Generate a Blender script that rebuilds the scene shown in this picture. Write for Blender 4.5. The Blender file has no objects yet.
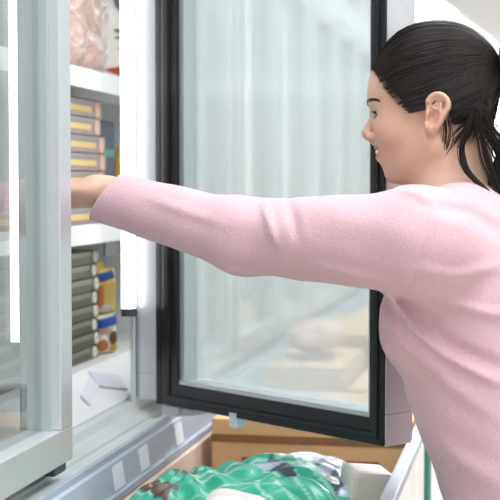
import bpy, bmesh, math, random
import numpy as np
from mathutils import Vector, Matrix
random.seed(7); rng = np.random.default_rng(7)
SC = bpy.context.scene; COL = SC.collection
# ---------------------------------------------------------------- camera, world, lights, exposure
cam = bpy.data.cameras.new('camera'); camo = bpy.data.objects.new('camera', cam); COL.objects.link(camo); SC.camera = camo
cam.sensor_width = 36; cam.lens = 1400 / 500 * 36; cam.clip_start = .05
camo.location = (0, 0, 1.40)
camo.rotation_euler = (math.pi / 2 - math.atan(65 / 1400), 0, math.atan(280 / 1400))
cam.dof.use_dof = True; cam.dof.focus_distance = 2.02; cam.dof.aperture_fstop = 6.5
W = bpy.data.worlds.new('world'); SC.world = W; W.use_nodes = True
W.node_tree.nodes['Background'].inputs[0].default_value = (.93, .97, 1, 1)
W.node_tree.nodes['Background'].inputs[1].default_value = .9
SC.view_settings.view_transform = 'Standard'; SC.view_settings.look = 'None'
SC.view_settings.exposure = 0.22; SC.view_settings.gamma = 1; SC.view_settings.use_curve_mapping = False
def area(name, loc, size, power, rot=(0, 0, 0), col=(1, 1, 1)):
    l = bpy.data.lights.new(name, 'AREA'); l.shape = 'RECTANGLE'; l.size, l.size_y = size; l.energy = power; l.color = col
    o = bpy.data.objects.new(name, l); COL.objects.link(o); o.location = loc; o.rotation_euler = rot; return o
CEIL = 3.4
for i, (x, y) in enumerate(((.9, 1.4), (.9, 4.4), (.9, 8), (.9, 12), (.9, 16), (-.2, 18.3))):  # last entry is an extra light added to brighten the back wall
    area('overhead_area_light', (x, y, CEIL - .12), (.5, 2.2), (50, 55, 70, 90, 140, 200)[i], col=(.97, .985, 1))
for y in (0.2, 2.6, 5.4, 9, 13, 17): area('overhead_area_light', (-.35, y, CEIL - .12), (.4, 2.0), 24, col=(.97, .985, 1))

# ---------------------------------------------------------------- materials
def mat(name, col, rough=.5, metal=0., bump=0., bscale=40., var=0., vscale=8., emit=0., coat=0., sheen=0., sss=0., spec=.5, alpha=1., stretch=(1, 1, 1)):
    m = bpy.data.materials.new(name); m.use_nodes = True; nt = m.node_tree; b = nt.nodes['Principled BSDF']
    I = b.inputs; I['Base Color'].default_value = (*col, 1); I['Roughness'].default_value = rough; I['Metallic'].default_value = metal
    I['Specular IOR Level'].default_value = spec; I['Coat Weight'].default_value = coat; I['Sheen Weight'].default_value = sheen
    I['Alpha'].default_value = alpha
    if sss: I['Subsurface Weight'].default_value = sss; I['Subsurface Radius'].default_value = (.9, .35, .2); I['Subsurface Scale'].default_value = .008
    if emit: I['Emission Color'].default_value = (*col, 1); I['Emission Strength'].default_value = emit
    tc = nt.nodes.new('ShaderNodeTexCoord'); mp = nt.nodes.new('ShaderNodeMapping'); mp.inputs['Scale'].default_value = stretch
    nt.links.new(tc.outputs['Object'], mp.inputs[0])
    if var:
        n = nt.nodes.new('ShaderNodeTexNoise'); n.inputs['Scale'].default_value = vscale; n.inputs['Detail'].default_value = 5
        r = nt.nodes.new('ShaderNodeMix'); r.data_type = 'RGBA'
        r.inputs[6].default_value = (*[c * (1 - var) for c in col], 1); r.inputs[7].default_value = (*[min(1, c * (1 + var)) for c in col], 1)
        nt.links.new(mp.outputs[0], n.inputs['Vector']); nt.links.new(n.outputs[0], r.inputs[0]); nt.links.new(r.outputs[2], I['Base Color'])
    if bump:
        n = nt.nodes.new('ShaderNodeTexNoise'); n.inputs['Scale'].default_value = bscale; n.inputs['Detail'].default_value = 4
        bp = nt.nodes.new('ShaderNodeBump'); bp.inputs['Strength'].default_value = bump; bp.inputs['Distance'].default_value = .004
        nt.links.new(mp.outputs[0], n.inputs['Vector']); nt.links.new(n.outputs[0], bp.inputs['Height']); nt.links.new(bp.outputs[0], I['Normal'])
    return m
def glass_mat(name, haze, refl, tint=(.93, .97, .96), hazecol=(.86, .9, .9), rough=.03, streak=(30, 30, 1.2), hz_var=.25):
    """thin fogged pane: clear transmission + mirror sheen + streaked film of condensation and painted-in reflections"""
    m = bpy.data.materials.new(name); m.use_nodes = True; nt = m.node_tree; nt.nodes.remove(nt.nodes['Principled BSDF'])
    out = nt.nodes['Material Output']; N = nt.nodes.new; L = nt.links.new
    tr = N('ShaderNodeBsdfTransparent'); tr.inputs[0].default_value = (*tint, 1)
    gl = N('ShaderNodeBsdfGlossy'); gl.inputs['Roughness'].default_value = rough
    df = N('ShaderNodeBsdfDiffuse'); df.inputs[0].default_value = (*hazecol, 1)
    tl = N('ShaderNodeBsdfTranslucent'); tl.inputs[0].default_value = (*hazecol, 1)
    fm = N('ShaderNodeMixShader'); fm.inputs[0].default_value = .5; L(df.outputs[0], fm.inputs[1]); L(tl.outputs[0], fm.inputs[2])
    fr = N('ShaderNodeFresnel'); ge = N('ShaderNodeNewGeometry'); io = N('ShaderNodeMath'); io.operation = 'MULTIPLY_ADD'; io.inputs[1].default_value = 1 / 1.5 - 1.5; io.inputs[2].default_value = 1.5   # same reflectance from both sides of the pane
    L(ge.outputs['Backfacing'], io.inputs[0]); L(io.outputs[0], fr.inputs[0])
    ad = N('ShaderNodeMath'); ad.operation = 'MULTIPLY_ADD'; ad.inputs[1].default_value = 1.3; ad.inputs[2].default_value = refl; ad.use_clamp = True; L(fr.outputs[0], ad.inputs[0])
    m1 = N('ShaderNodeMixShader'); L(ad.outputs[0], m1.inputs[0]); L(tr.outputs[0], m1.inputs[1]); L(gl.outputs[0], m1.inputs[2])
    tc = N('ShaderNodeTexCoord'); mp = N('ShaderNodeMapping'); mp.inputs['Scale'].default_value = streak; L(tc.outputs['Object'], mp.inputs[0])
    nz = N('ShaderNodeTexNoise'); nz.inputs['Scale'].default_value = .6; nz.inputs['Detail'].default_value = 4; L(mp.outputs[0], nz.inputs['Vector'])
    ma = N('ShaderNodeMath'); ma.operation = 'MULTIPLY_ADD'; ma.inputs[1].default_value = hz_var; ma.inputs[2].default_value = haze - hz_var / 2; ma.use_clamp = True; L(nz.outputs[0], ma.inputs[0])
    m2 = N('ShaderNodeMixShader'); L(ma.outputs[0], m2.inputs[0]); L(m1.outputs[0], m2.inputs[1]); L(fm.outputs[0], m2.inputs[2]); L(m2.outputs[0], out.inputs[0])
    return m
M = dict(
    white=mat('white_enamel', (.83, .85, .86), .35, var=.03), silver=mat('brushed_aluminium', (.66, .68, .71), .38, .55, bump=.05, bscale=200, stretch=(1, 1, .03)),
    dullsilver=mat('satin_aluminium', (.55, .57, .60), .5, .3), palerim=mat('pale_threshold', (.66, .72, .72), .3, var=.05),
    black=mat('black_gasket', (.010, .010, .012), .38, var=.2), dark=mat('dark_grey_plastic', (.06, .07, .08), .4),
    grey=mat('grey_plastic', (.42, .46, .50), .45), bluegrey=mat('blue_grey_rail', (.40, .46, .55), .35, var=.05), tag=mat('paper_tag', (.78, .80, .88), .6),
    spacer=mat('pane_spacer', (.50, .56, .56), .35, .4), lamp=mat('lit_tube', (.96, .98, 1), .3, emit=3.6), diffuser=mat('lit_diffuser', (1, .98, .95), .3, emit=2.4),
    liner=mat('cream_liner', (.74, .60, .50), .6, var=.06), card=mat('cardboard', (.70, .44, .22), .75, var=.18, vscale=9, bump=.1), cardlight=mat('pale_cardboard', (.74, .49, .28), .75, var=.12),
    floor=mat('floor_tile', (.62, .57, .52), .3, var=.08, vscale=2), wall=mat('painted_wall', (.86, .87, .87), .7), ceil=mat('ceiling_panel', (.80, .81, .81), .8), duct=mat('grey_duct', (.62, .63, .63), .6),
    openglass=glass_mat('misted_reflection_glass', .38, .10, tint=(.92, .965, .955), hazecol=(.76, .82, .84), rough=.16, streak=(9, 9, .25), hz_var=.45), shutglass=glass_mat('door_glass', .07, .10, tint=(.95, .985, .975), streak=(16, 16, .5), hz_var=.10), clear=glass_mat('guard_glass', .08, .06, tint=(.70, .84, .80), hazecol=(.5, .62, .6)),  # open door haze paints soft reflections as streaks along with the mist
    railgrey=mat('rail_grey', (.42, .45, .54), .35, .3),
    edge=mat('green_glass_edge', (.05, .30, .22), .2, coat=.5),
    shelf=mat('white_shelf', (.86, .87, .88), .4), wire=mat('shelf_underside', (.50, .50, .52), .5),
)
# ---------------------------------------------------------------- helpers
def link(name, me, m=None, parent=None, loc=None, rz=None):
    o = bpy.data.objects.new(name, me); COL.objects.link(o)
    if m is not None: me.materials.append(m)
    if parent: o.parent = parent
    if loc is not None: o.location = loc
    if rz is not None: o.rotation_euler = (0, 0, rz)
    return o
def tag(o, label=None, cat=None, group=None, kind=None):
    for k, v in (('label', label), ('category', cat), ('group', group), ('kind', kind)):
        if v: o[k] = v
    return o
def empty(name, loc, rz=0, label=None, cat=None, group=None):
    o = bpy.data.objects.new(name, None); COL.objects.link(o); o.location = loc; o.rotation_euler = (0, 0, rz); o.empty_display_size = .05
    return tag(o, label, cat, group)
class MB:
    def __init__(s): s.bm = bmesh.new()
    def box(s, x0, x1, y0, y1, z0, z1, bev=0.):
        r = bmesh.ops.create_cube(s.bm, size=1); v = r['verts']
        for p in v: p.co = ((x0 + x1) / 2 + p.co.x * (x1 - x0), (y0 + y1) / 2 + p.co.y * (y1 - y0), (z0 + z1) / 2 + p.co.z * (z1 - z0))
        if bev: bmesh.ops.bevel(s.bm, geom=list({e for p in v for e in p.link_edges}), offset=bev, segments=2, affect='EDGES', profile=.6)
        return s
    def cyl(s, a, b, r, r2=None, n=20):
        a, b = Vector(a), Vector(b); d = b - a
        q = d.to_track_quat('Z', 'Y').to_matrix().to_4x4()
        bmesh.ops.create_cone(s.bm, cap_ends=True, segments=n, radius1=r, radius2=r if r2 is None else r2, depth=d.length, matrix=Matrix.Translation((a + b) / 2) @ q); return s
    def prism(s, prof, y0, y1):
        A = [s.bm.verts.new((x, y0, z)) for x, z in prof]; B = [s.bm.verts.new((x, y1, z)) for x, z in prof]; n = len(prof)
        s.bm.faces.new(A); s.bm.faces.new(B[::-1])
        for i in range(n): s.bm.faces.new((A[i], B[i], B[(i + 1) % n], A[(i + 1) % n]))
        return s
    def ring(s, R, r, x, y, z, n=20, k=8):   # torus facing +x
        c = []
        for i in range(n):
            a = i / n * math.tau; c.append([s.bm.verts.new((x + r * math.sin(b / k * math.tau), y + (R + r * math.cos(b / k * math.tau)) * math.cos(a), z + (R + r * math.cos(b / k * math.tau)) * math.sin(a))) for b in range(k)])
        for i in range(n):
            for b in range(k): s.bm.faces.new((c[i][b], c[(i + 1) % n][b], c[(i + 1) % n][(b + 1) % k], c[i][(b + 1) % k]))
        return s
    def build(s, name, m, parent=None, loc=None, smooth=False, rz=None):
        bmesh.ops.recalc_face_normals(s.bm, faces=s.bm.faces[:])
        me = bpy.data.meshes.new(name); s.bm.to_mesh(me); s.bm.free()
        if smooth:
            me.polygons.foreach_set('use_smooth', [True] * len(me.polygons))
        return link(name, me, m, parent, loc, rz)
def copy_tree(o, parent=None):
    c = o.copy(); COL.objects.link(c); c.parent = parent
    for ch in list(o.children): copy_tree(ch, c)
    return c
# ---------------------------------------------------------------- signed distance modelling
def near(P, c, rin, f, mar=.05):
    """evaluate f only close to a ball that encloses its shape; elsewhere a lower bound of the distance"""
    D = np.linalg.norm(P - np.asarray(c), axis=1); m = D < rin + mar; out = D - rin
    if m.any(): out[m] = f(P[m])
    return out
def ell(P, c, r, Rm=None):
    q = P - np.array(c);  q = q @ Rm if Rm is not None else q
    r = np.array(r); k0 = np.linalg.norm(q / r, axis=1); k1 = np.linalg.norm(q / (r * r), axis=1) + 1e-9
    return k0 * (k0 - 1) / k1
def cap(P, a, b, r1, r2=None):
    a = np.array(a); b = np.array(b); r2 = r1 if r2 is None else r2
    ba = b - a; t = np.clip((P - a) @ ba / (ba @ ba), 0, 1)
    return np.linalg.norm(P - a - t[:, None] * ba, axis=1) - (r1 + (r2 - r1) * t)
def sm(a, b, k):
    h = np.maximum(k - np.abs(a - b), 0) / k; return np.minimum(a, b) - h * h * k * .25
def sM(a, b, k): return -sm(-a, -b, k)
def blockmesh(f, lo, hi, h, B=8, slack=.012):
    lo = np.array(lo, float); hi = np.array(hi, float); nb = np.ceil((hi - lo) / (h * B)).astype(int); D = nb * B + 1
    g = np.stack(np.meshgrid(*[np.arange(n) for n in nb], indexing='ij'), -1).reshape(-1, 3)
    c = lo + (g + .5) * h * B; d = np.concatenate([f(c[i:i + 60000]) for i in range(0, len(c), 60000)])
    g = g[np.abs(d) < h * B * .87 + slack]
    o = np.stack(np.meshgrid(*[np.arange(B + 1)] * 3, indexing='ij'), -1).reshape(-1, 3)
    V = []; ids = []; E = []
    corners = [(i, j, k) for i in (0, 1) for j in (0, 1) for k in (0, 1)]
    edges = [(a, b) for a in range(8) for b in range(a + 1, 8) if sum(abs(np.array(corners[a]) - np.array(corners[b]))) == 1]
    key = lambda I: (I[..., 0] * D[1] + I[..., 1]) * D[2] + I[..., 2]
    for s in range(0, len(g), 300):
        gg = g[s:s + 300]; I = gg[:, None] * B + o[None]
        F = f((lo + I * h).reshape(-1, 3)).reshape(len(gg), B + 1, B + 1, B + 1)
        inn = F < 0; sub = [inn[:, i:B + i, j:B + j, k:B + k] for i, j, k in corners]
        cnt = sum(x.astype(int) for x in sub); act = np.argwhere((cnt > 0) & (cnt < 8))
        if not len(act): continue
        Fv = np.stack([F[act[:, 0], act[:, 1] + i, act[:, 2] + j, act[:, 3] + k] for i, j, k in corners], 1)
        acc = np.zeros((len(act), 3)); n = np.zeros(len(act))
        for a, b in edges:
            fa, fb = Fv[:, a], Fv[:, b]; m = (fa < 0) != (fb < 0); t = np.where(m, fa / np.where(fa == fb, 1, fa - fb), 0)
            p = np.array(corners[a]) + t[:, None] * (np.array(corners[b]) - np.array(corners[a])); acc += p * m[:, None]; n += m
        cell = gg[act[:, 0]] * B + act[:, 1:]
        V.append(lo + (cell + acc / n[:, None]) * h); ids.append(key(cell))
        for ax in range(3):
            e = [0, 0, 0]; e[ax] = 1
            A = inn[:, :B, :B, :B]; C2 = inn[:, e[0]:B + e[0], e[1]:B + e[1], e[2]:B + e[2]]; w = np.argwhere(A != C2)
            if len(w): E.append(np.concatenate([gg[w[:, 0]] * B + w[:, 1:], np.full((len(w), 1), ax), A[tuple(w.T)][:, None]], 1))
    V = np.concatenate(V); ids = np.concatenate(ids); od = np.argsort(ids); ids = ids[od]; V = V[od]; E = np.concatenate(E)
    Q = []
    for ax in range(3):
        e = E[E[:, 3] == ax]; u = np.zeros(3, int); v = np.zeros(3, int); u[(ax + 1) % 3] = 1; v[(ax + 2) % 3] = 1
        q = np.stack([key(e[:, :3] - u - v), key(e[:, :3] - v), key(e[:, :3]), key(e[:, :3] - u)], 1); q[e[:, 4] == 0] = q[e[:, 4] == 0][:, ::-1]; Q.append(q)
    Q = np.concatenate(Q); ix = np.clip(np.searchsorted(ids, Q), 0, len(ids) - 1); ok = (ids[ix] == Q).all(1); Q = ix[ok]
    d = f(V); e = 4e-4; G = np.stack([f(V + np.eye(3)[i] * e) - d for i in range(3)], 1) / e
    V = V - G * np.clip(d, -h, h)[:, None] / (np.sum(G * G, 1)[:, None] + .1)
    return V, Q
def sdf_obj(name, f, lo, hi, h, m, parent=None, attr=None):
    V, Q = blockmesh(f, lo, hi, h); me = bpy.data.meshes.new(name); me.vertices.add(len(V)); me.vertices.foreach_set('co', V.ravel())
    me.loops.add(len(Q) * 4); me.loops.foreach_set('vertex_index', Q.ravel().astype(np.int32)); me.polygons.add(len(Q))
    me.polygons.foreach_set('loop_start', np.arange(len(Q)) * 4); me.polygons.foreach_set('loop_total', np.full(len(Q), 4)); me.polygons.foreach_set('use_smooth', np.ones(len(Q), bool))
    if attr is not None:
        a = me.color_attributes.new('tone', 'FLOAT_COLOR', 'POINT'); a.data.foreach_set('color', attr(V).ravel())
    me.update(); me.validate(); return link(name, me, m, parent)

# ================================================================ SETTING
def struct(name, o): tag(o, kind='structure'); return o
struct('floor', MB().box(-1.6, 4.2, -2, 20, -.05, 0).build('floor', M['floor']))
struct('ceiling', MB().box(-1.6, 4.2, -2, 20, CEIL, CEIL + .05).build('ceiling', M['ceil']))
struct('w', MB().box(-1.65, -1.6, -2, 20, 0, CEIL).build('wall_left', M['wall']))
struct('w', MB().box(4.2, 4.25, -2, 20, 0, CEIL).build('wall_right', M['wall']))
struct('w', MB().box(-1.65, 4.25, 20, 20.05, 0, CEIL).build('wall_back', M['wall']))

# ================================================================ UPRIGHT FREEZER
PITCH = .565; N = 4; L = PITCH * N; Y0 = 2.535 - PITCH * 3; FX = -.718     # mullions at Y0 + k*PITCH
def make_door(parent, loc, ang, glass):
    """local origin: inner face, hinge edge; +x is the outside, -y runs to the free edge"""
    w = .562; z0, z1 = .998, 1.98; T = .060; st = .050; sf = .038      # sf: slimmer stile at the free edge
    d = MB().box(0.001, T, -w, 0, z0, z0 + st, .002).box(0.001, T, -w, 0, z1 - st, z1, .002).box(0.001, T, -w, -w + sf, z0 + st, z1 - st, .002).box(0.001, T, -st, 0, z0 + st, z1 - st, .002) \
        .build('door', M['silver'], parent, loc, rz=ang)
    g = .042
    MB().box(-.003, .006, -w + .0015, -.0015, z0 + .0015, z0 + g, .001).box(-.003, .006, -w + .0015, -.0015, z1 - g, z1 - .0015, .001).box(-.003, .006, -w + .0015, -w + .031, z0 + g, z1 - g, .001).box(-.003, .006, -g - .008, -.0015, z0 + g, z1 - g, .001).box(-.003, .03, 0, .013 if ang else .001, z0, z1, .0005) \
        .box(-.007, 0, -w + .012, -.012, z0 + .010, z0 + .022, .003).box(-.007, 0, -w + .012, -w + .024, z0 + .02, z1 - .02, .003).box(-.007, 0, -.03, -.012, z0 + .02, z1 - .02, .003).build('gasket', M['black'] if ang else M['grey'], d)['label'] = 'black rubber gasket frame on the inner face' if ang else 'grey rubber gasket on the inner face'
    s = st; MB().box(.004, .045, -w + sf - .006, -w + sf + .002, z0 + s, z1 - s).box(.004, .045, -s - .012, -s + .002, z0 + s, z1 - s).box(.022, .040, -w + sf, -s, z0 + s - .008, z0 + s - .002).build('spacer', M['spacer'], d)
    MB().box(.030, .034, -w + sf - .004, -s + .004, z0 + s - .008, z1 - s + .004).build('glass_pane', glass, d)
    MB().box(T, T + .005, -w + .002, -w + .034, z0 + .004, z1 - .01, .003).build('handle', M['dullsilver'], d)['label'] = 'full-height grip profile along the free edge'
    MB().box(.0, .05, -.05, .0, z0 - .018, z0 + .0, .003).box(.005, .04, -.085, -.03, z0 - .012, z0 - .002, .002).build('hinge', M['dullsilver'] if ang else M['dark'], d)
    MB().box(-.006, .02, -.215, -.198, z0 - .016, z0 + .012, .002).build('latch_clip', M['tag'], d)
    return d
def make_freezer(y0, open_k, label):
    root = empty('upright_freezer', (0, 0, 0), 0, label, 'freezer', 'upright glass-door freezers along the aisle'); y1 = y0 + L
    MB().box(-1.36, -1.32, y0, y1, .0, 2.1).box(-1.32, FX + .02, y0, y1, 1.985, 2.1, .004).box(-1.32, -.745, y0, y1, .94, .978).box(-1.32, FX - .01, y0, y0 + .012, .978, 1.98).box(-1.32, FX - .01, y1 - .012, y1, .978, 1.98).box(-1.32, -.745, y0, y1, 0, .94).build('cabinet', M['white'], root)
    MB().prism([(-.745, .935), (-.745, .992), (-.728, .992), (-.722, .978), (-.690, .972), (-.690, .966), (-.660, .966), (-.660, .935)], y0, y1).build('sill', M['palerim'], root)
    # stepped blue-grey ticket rail on the sloping deck in front of the doors
    MB().prism([(-.659, .85), (-.659, .972), (-.650, .972), (-.650, .962), (-.644, .960), (-.637, .914), (-.630, .914), (-.630, .904), (-.634, .902), (-.634, .85)], y0, y1).build('ticket_rail', M['bluegrey'], root)
    for k in range(N + 1):
        c = y0 + k * PITCH
        if k == 0: a, b = c, c + .03
        elif k == N: a, b = c - .03, c
        else: a, b = c - .010, c + .046
        mu = MB().box(-.735, FX - .006, a, b, .978, 1.99, .003).build('mullion', M['silver'], root)
        MB().box(FX - .006, FX - .001, a + .006, b - .006, 1.0, 1.97, .001).build('gasket_strip', M['grey'], mu)
        if k == 0: continue
        yy = a - .029; dx = -.729
        t = MB().cyl((dx, yy, 1.172), (dx, yy, 1.95), .0130).build('lamp_tube', M['lamp'], root, smooth=False)
        MB().cyl((dx, yy, 1.157), (dx, yy, 1.172), .0140).box(dx - .003, dx + .008, yy, a + .002, 1.157, 1.166).build('end_cap', M['dark'], t)
    for z in (1.611, 1.324, 1.061):
        if z < 1.2:      # lowest level: a solid deck that slopes down to the sill
            MB().prism([(-1.31, .979), (-1.31, z - .002), (-.806, z - .002), (-.798, z - .008), (-.746, .996), (-.746, .979)], y0 + .014, y1 - .014).build('deck', M['shelf'], root); continue
        s = MB().box(-1.31, -.805, y0 + .014, y1 - .014, z - .012, z - .002).build('shelf', M['shelf'], root)
        MB().box(-.805, -.800, y0 + .014, y1 - .014, z - .034, z + .003, .001).build('price_rail', M['shelf'], s)
        m = MB()
        for k in range(5): m.box(-1.3 + k * .1, -1.29 + k * .1, y0 + .014, y1 - .014, z - .034, z - .012)
        m.build('shelf_rib', M['wire'], s)
    for k in range(N):
        make_door(root, (-.660, 2.473, 0) if k == open_k else (FX + .002, y0 + (k + 1) * PITCH - .018, 0), math.radians(52.4) if k == open_k else 0, M['openglass'] if k == open_k else M['shutglass'])
    return root
make_freezer(Y0, 2, 'white upright freezer with one glass door swung open, nearest the woman')
for i, lab in enumerate(('second upright freezer in the row, seen hazily through the open glass door', 'far upright freezer in the row, furthest from the woman')):
    make_freezer(Y0 + (L + .020) * (i + 1), -1, lab)
def tag_pt(y, i, n):
    o = MB().box(-.0006, .0006, -.027, .027, -.019, .019).build('price_tag', M['tag'])
    o.rotation_euler = (0, -math.atan2(.007, .046), 0); o.location = (-.6395, y, .9365)
    tag(o, n, 'price tag', 'white price tags on the sloping ticket rail')
for y, n in ((2.13, 'white price tag on the sloping rail, nearest the camera of three'), (2.28, 'white price tag on the sloping rail, middle one of three'), (2.52, 'white price tag on the sloping rail, nearest the open door hinge')): tag_pt(y, 0, n)

# ================================================================ CHEST FREEZER in front
cf = empty('chest_freezer', (-.5, 2, 0), 0, 'open low chest freezer with glass guard, below the glass doors', 'freezer')
def cpart(mb, name, m): 
    o = mb.build(name, m); o.parent = cf; o.matrix_parent_inverse = Matrix.Translation((.5, -2, 0)); return o
YC0, YC1 = Y0, Y0 + L * 3
cpart(MB().box(-.655, -.17, YC0, YC1, .06, .60).box(-.655, -.634, YC0, YC1, .6, .848).box(-.198, -.17, YC0, YC1, .6, .70).box(-.655, -.17, YC0, YC0 + .03, .6, .70).box(-.655, -.17, YC1 - .03, YC1, .6, .70), 'tub', M['white'])
cpart(MB().box(-.634, -.622, YC0 + .03, YC1 - .03, .6, .90).box(-.622, -.205, YC0 + .03, YC1 - .03, .6, .615).box(-.205, -.198, YC0 + .03, YC1 - .03, .6, .695), 'liner', M['liner'])
cpart(MB().box(-.62, -.21, YC0 + .02, YC1 - .02, 0, .06), 'plinth', M['dark'])
cpart(MB().box(-.210, -.187, YC0, YC1, .932, .948, .003), 'guard_rail', M['railgrey'])
cpart(MB().box(-.200, -.194, YC0, 2.735, .70, .933), 'guard_pane', M['clear']); cpart(MB().box(-.200, -.194, 2.79, YC1, .70, .933), 'guard_pane', M['clear'])
for y in (2.737, 2.780): cpart(MB().box(-.206, -.188, y, y + .009, .66, .932, .002), 'pane_edge', M['edge'])['label'] = 'green glass edge of the guard pane'

# ================================================================ PRODUCTS in the upright freezer
ORD = ['topmost', 'second from the top', 'third from the top', 'fourth from the top', 'fifth from the top', 'sixth from the top', 'seventh from the top', 'lowest']
mm = dict(purple=mat('mauve_print', (.36, .27, .26), .45, var=.12, vscale=30), yel=mat('yellow_print', (.80, .60, .22), .45), pink=mat('salmon_print', (.80, .50, .42), .5, var=.2, vscale=60), olive=mat('olive_print', (.10, .095, .07), .45, var=.15, vscale=25),
    olivelite=mat('pale_olive_print', (.25, .25, .18), .45), cream=mat('cream_print', (.82, .76, .64), .5), navy=mat('navy_box', (.05, .06, .10), .5), bag_y=mat('yellow_packaging', (.85, .60, .08), .35, var=.15, vscale=18, bump=.3, bscale=25),
    blue=mat('blue_print', (.05, .16, .55), .35, var=.25, vscale=20), orange=mat('orange_print', (.80, .30, .10), .4, var=.2, vscale=30), brown=mat('brown_print', (.25, .12, .05), .5, var=.3, vscale=50), paper=mat('white_packaging', (.86, .80, .76), .4, bump=.3, bscale=20, var=.03),
    red=mat('red_print', (.80, .16, .06), .45), greyp=mat('grey_print', (.35, .33, .36), .5), green=mat('green_film', (.03, .42, .27), .28, coat=.3, bump=.25, bscale=14, var=.25, vscale=7),
    chick=mat('frozen_poultry', (.80, .56, .47), .5, var=.22, vscale=16, bump=.4, bscale=60), blackprint=mat('black_print', (.03, .05, .06), .35), cloud=mat('pale_blue_film', (.58, .66, .80), .3, bump=.3, bscale=18), teal=mat('teal_print', (.04, .25, .20), .4))
film = glass_mat('bag_film', .16, .08, tint=(.97, .95, .95), hazecol=(.9, .86, .86), rough=.32, streak=(9, 9, 9), hz_var=.35)
def meal_box(mat_body):
    b = MB().box(-.10, 0, -.125, .125, 0, .034, .004).build('frozen_meal_box', mat_body)
    MB().box(-.001, .0012, -.12, .055, .010, .021).build('yellow_band', mm['yel'], b)
    MB().cyl((-.001, .092, .017), (.0016, .092, .017), .0155, n=24).build('picture_panel', mm['pink'], b)
    MB().box(-.001, .0011, -.12, .07, .027, .031).build('top_line', mm['greyp'], b)
    return b
proto = meal_box(mm['purple']); first = True
def stack(proto, x, y, z, n, dz, where, group, cat, jitter):
    global first
    for i in range(n):
        o = proto if (i == 0 and not proto.get('placed')) else copy_tree(proto)
        o['placed'] = 1; o.location = (x + jitter[i % len(jitter)][0], y + jitter[i % len(jitter)][1], z + i * dz)
        k = n - 1 - i; w = 'lowest' if i == 0 else ORD[k]
        o['label'] = where % w; o['category'] = cat; o['group'] = group
    return
stack(proto, -.838, 2.545, 1.3235, 7, .0345, 'mauve box with yellow band, %s of stack above the hand', 'meal boxes on the middle shelf by the hinge', 'frozen food box', [(0, .04), (.002, .045), (0, .038), (.001, .042), (0, .04), (0, .012), (0, .016)])
stack(proto, -.838, 2.17, 1.3235, 1, .0352, 'mauve frozen meal box right under the fingers of the hand, %s', 'meal boxes behind the closed door', 'frozen food box', [(0, 0)])
def pizza_box():
    b = MB().box(-.16, 0, -.12, .12, 0, .0262, .002).build('frozen_ready_meal', mm['olive'])
    MB().box(-.001, .0012, -.119, .070, .015, .024).build('pale_stripe', mm['olivelite'], b)
    e = MB().ring(.0078, .0038, .001, .092, .013).build('emblem', mm['cream'], b, smooth=True)
    MB().cyl((0, .092, .013), (.0012, .092, .013), .005, n=12).build('emblem_centre', mm['brown'], e)
    return b
p2 = pizza_box()
stack(p2, -.838, 2.532, 1.0595, 8, .0268, 'olive box with cream ring, %s of lower shelf stack', 'olive ready meal boxes on the lower shelf', 'frozen food box', [(0, 0), (.003, .004), (0, -.002), (.002, .002)])
stack(p2, -.838, 2.18, 1.0595, 6, .0268, 'olive box behind the closed left door, %s of its stack', 'olive ready meal boxes behind the closed door', 'frozen food box', [(0, 0), (.003, .004), (0, -.002)])
def pouch(name, body, w, h, t, loc, rz, label, cat, parts, tilt=0):
    """pillow bag: swollen middle, flat crimped ends; faces +x locally"""
    bm = bmesh.new(); nu, nv = 14, 18; g = {}
    for side in (1, -1):
        for i in range(nu + 1):
            for j in range(nv + 1):
                u, v = i / nu * 2 - 1, j / nv * 2 - 1
                if side < 0 and (i in (0, nu) or j in (0, nv)): g[side, i, j] = g[1, i, j]; continue
                p = max(0, (1 - u ** 4)) ** .6 * max(0, 1 - abs(v) ** 5) ** .7
                g[side, i, j] = bm.verts.new((side * (t / 2 * p + .0006 * math.sin(9 * u + 7 * v) * p * 2), u * w / 2 * (1 - .05 * (1 - v * v)), h / 2 + v * h / 2))
        for i in range(nu):
            for j in range(nv): bm.faces.new((g[side, i, j], g[side, i + 1, j], g[side, i + 1, j + 1], g[side, i, j + 1]))
    bmesh.ops.recalc_face_normals(bm, faces=bm.faces[:]); me = bpy.data.meshes.new(name); bm.to_mesh(me); bm.free()
    me.polygons.foreach_set('use_smooth', [True] * len(me.polygons)); o = link(name, me, body, None, loc); o.rotation_euler = (tilt, 0, rz); tag(o, label, cat)
    for pn, pm, u0, u1, v0, v1, kind in parts:
        b2 = bmesh.new(); n = 10; vv = {}
        for i in range(n + 1):
            for j in range(n + 1):
                u = u0 + (u1 - u0) * i / n; v = v0 + (v1 - v0) * j / n
                if kind == 'disc':
                    a, bb = (i / n * 2 - 1), (j / n * 2 - 1); s = math.sqrt(max(a * a + bb * bb, 1e-9)); k = max(abs(a), abs(bb)) / s
                    u = (u0 + u1) / 2 + a * k * (u1 - u0) / 2; v = (v0 + v1) / 2 + bb * k * (v1 - v0) / 2
                if kind == 'slant': v += .12 * (u)
                if kind == 'tri': u = u1 - (u1 - u0) * (i / n) ; v = (v0 + v1) / 2 + (j / n - .5) * (v1 - v0) * (1 - i / n)
                p = max(0, (1 - u ** 4)) ** .6 * max(0, 1 - abs(v) ** 5) ** .7
                vv[i, j] = b2.verts.new((t / 2 * p + .0022, u * w / 2 * (1 - .05 * (1 - v * v)), h / 2 + v * h / 2))
        for i in range(n):
            for j in range(n): b2.faces.new((vv[i, j], vv[i + 1, j], vv[i + 1, j + 1], vv[i, j + 1]))
        bmesh.ops.solidify(b2, geom=b2.faces[:], thickness=.0008)
        me2 = bpy.data.meshes.new(pn); b2.to_mesh(me2); b2.free(); link(pn, me2, pm, o)
    return o
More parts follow.
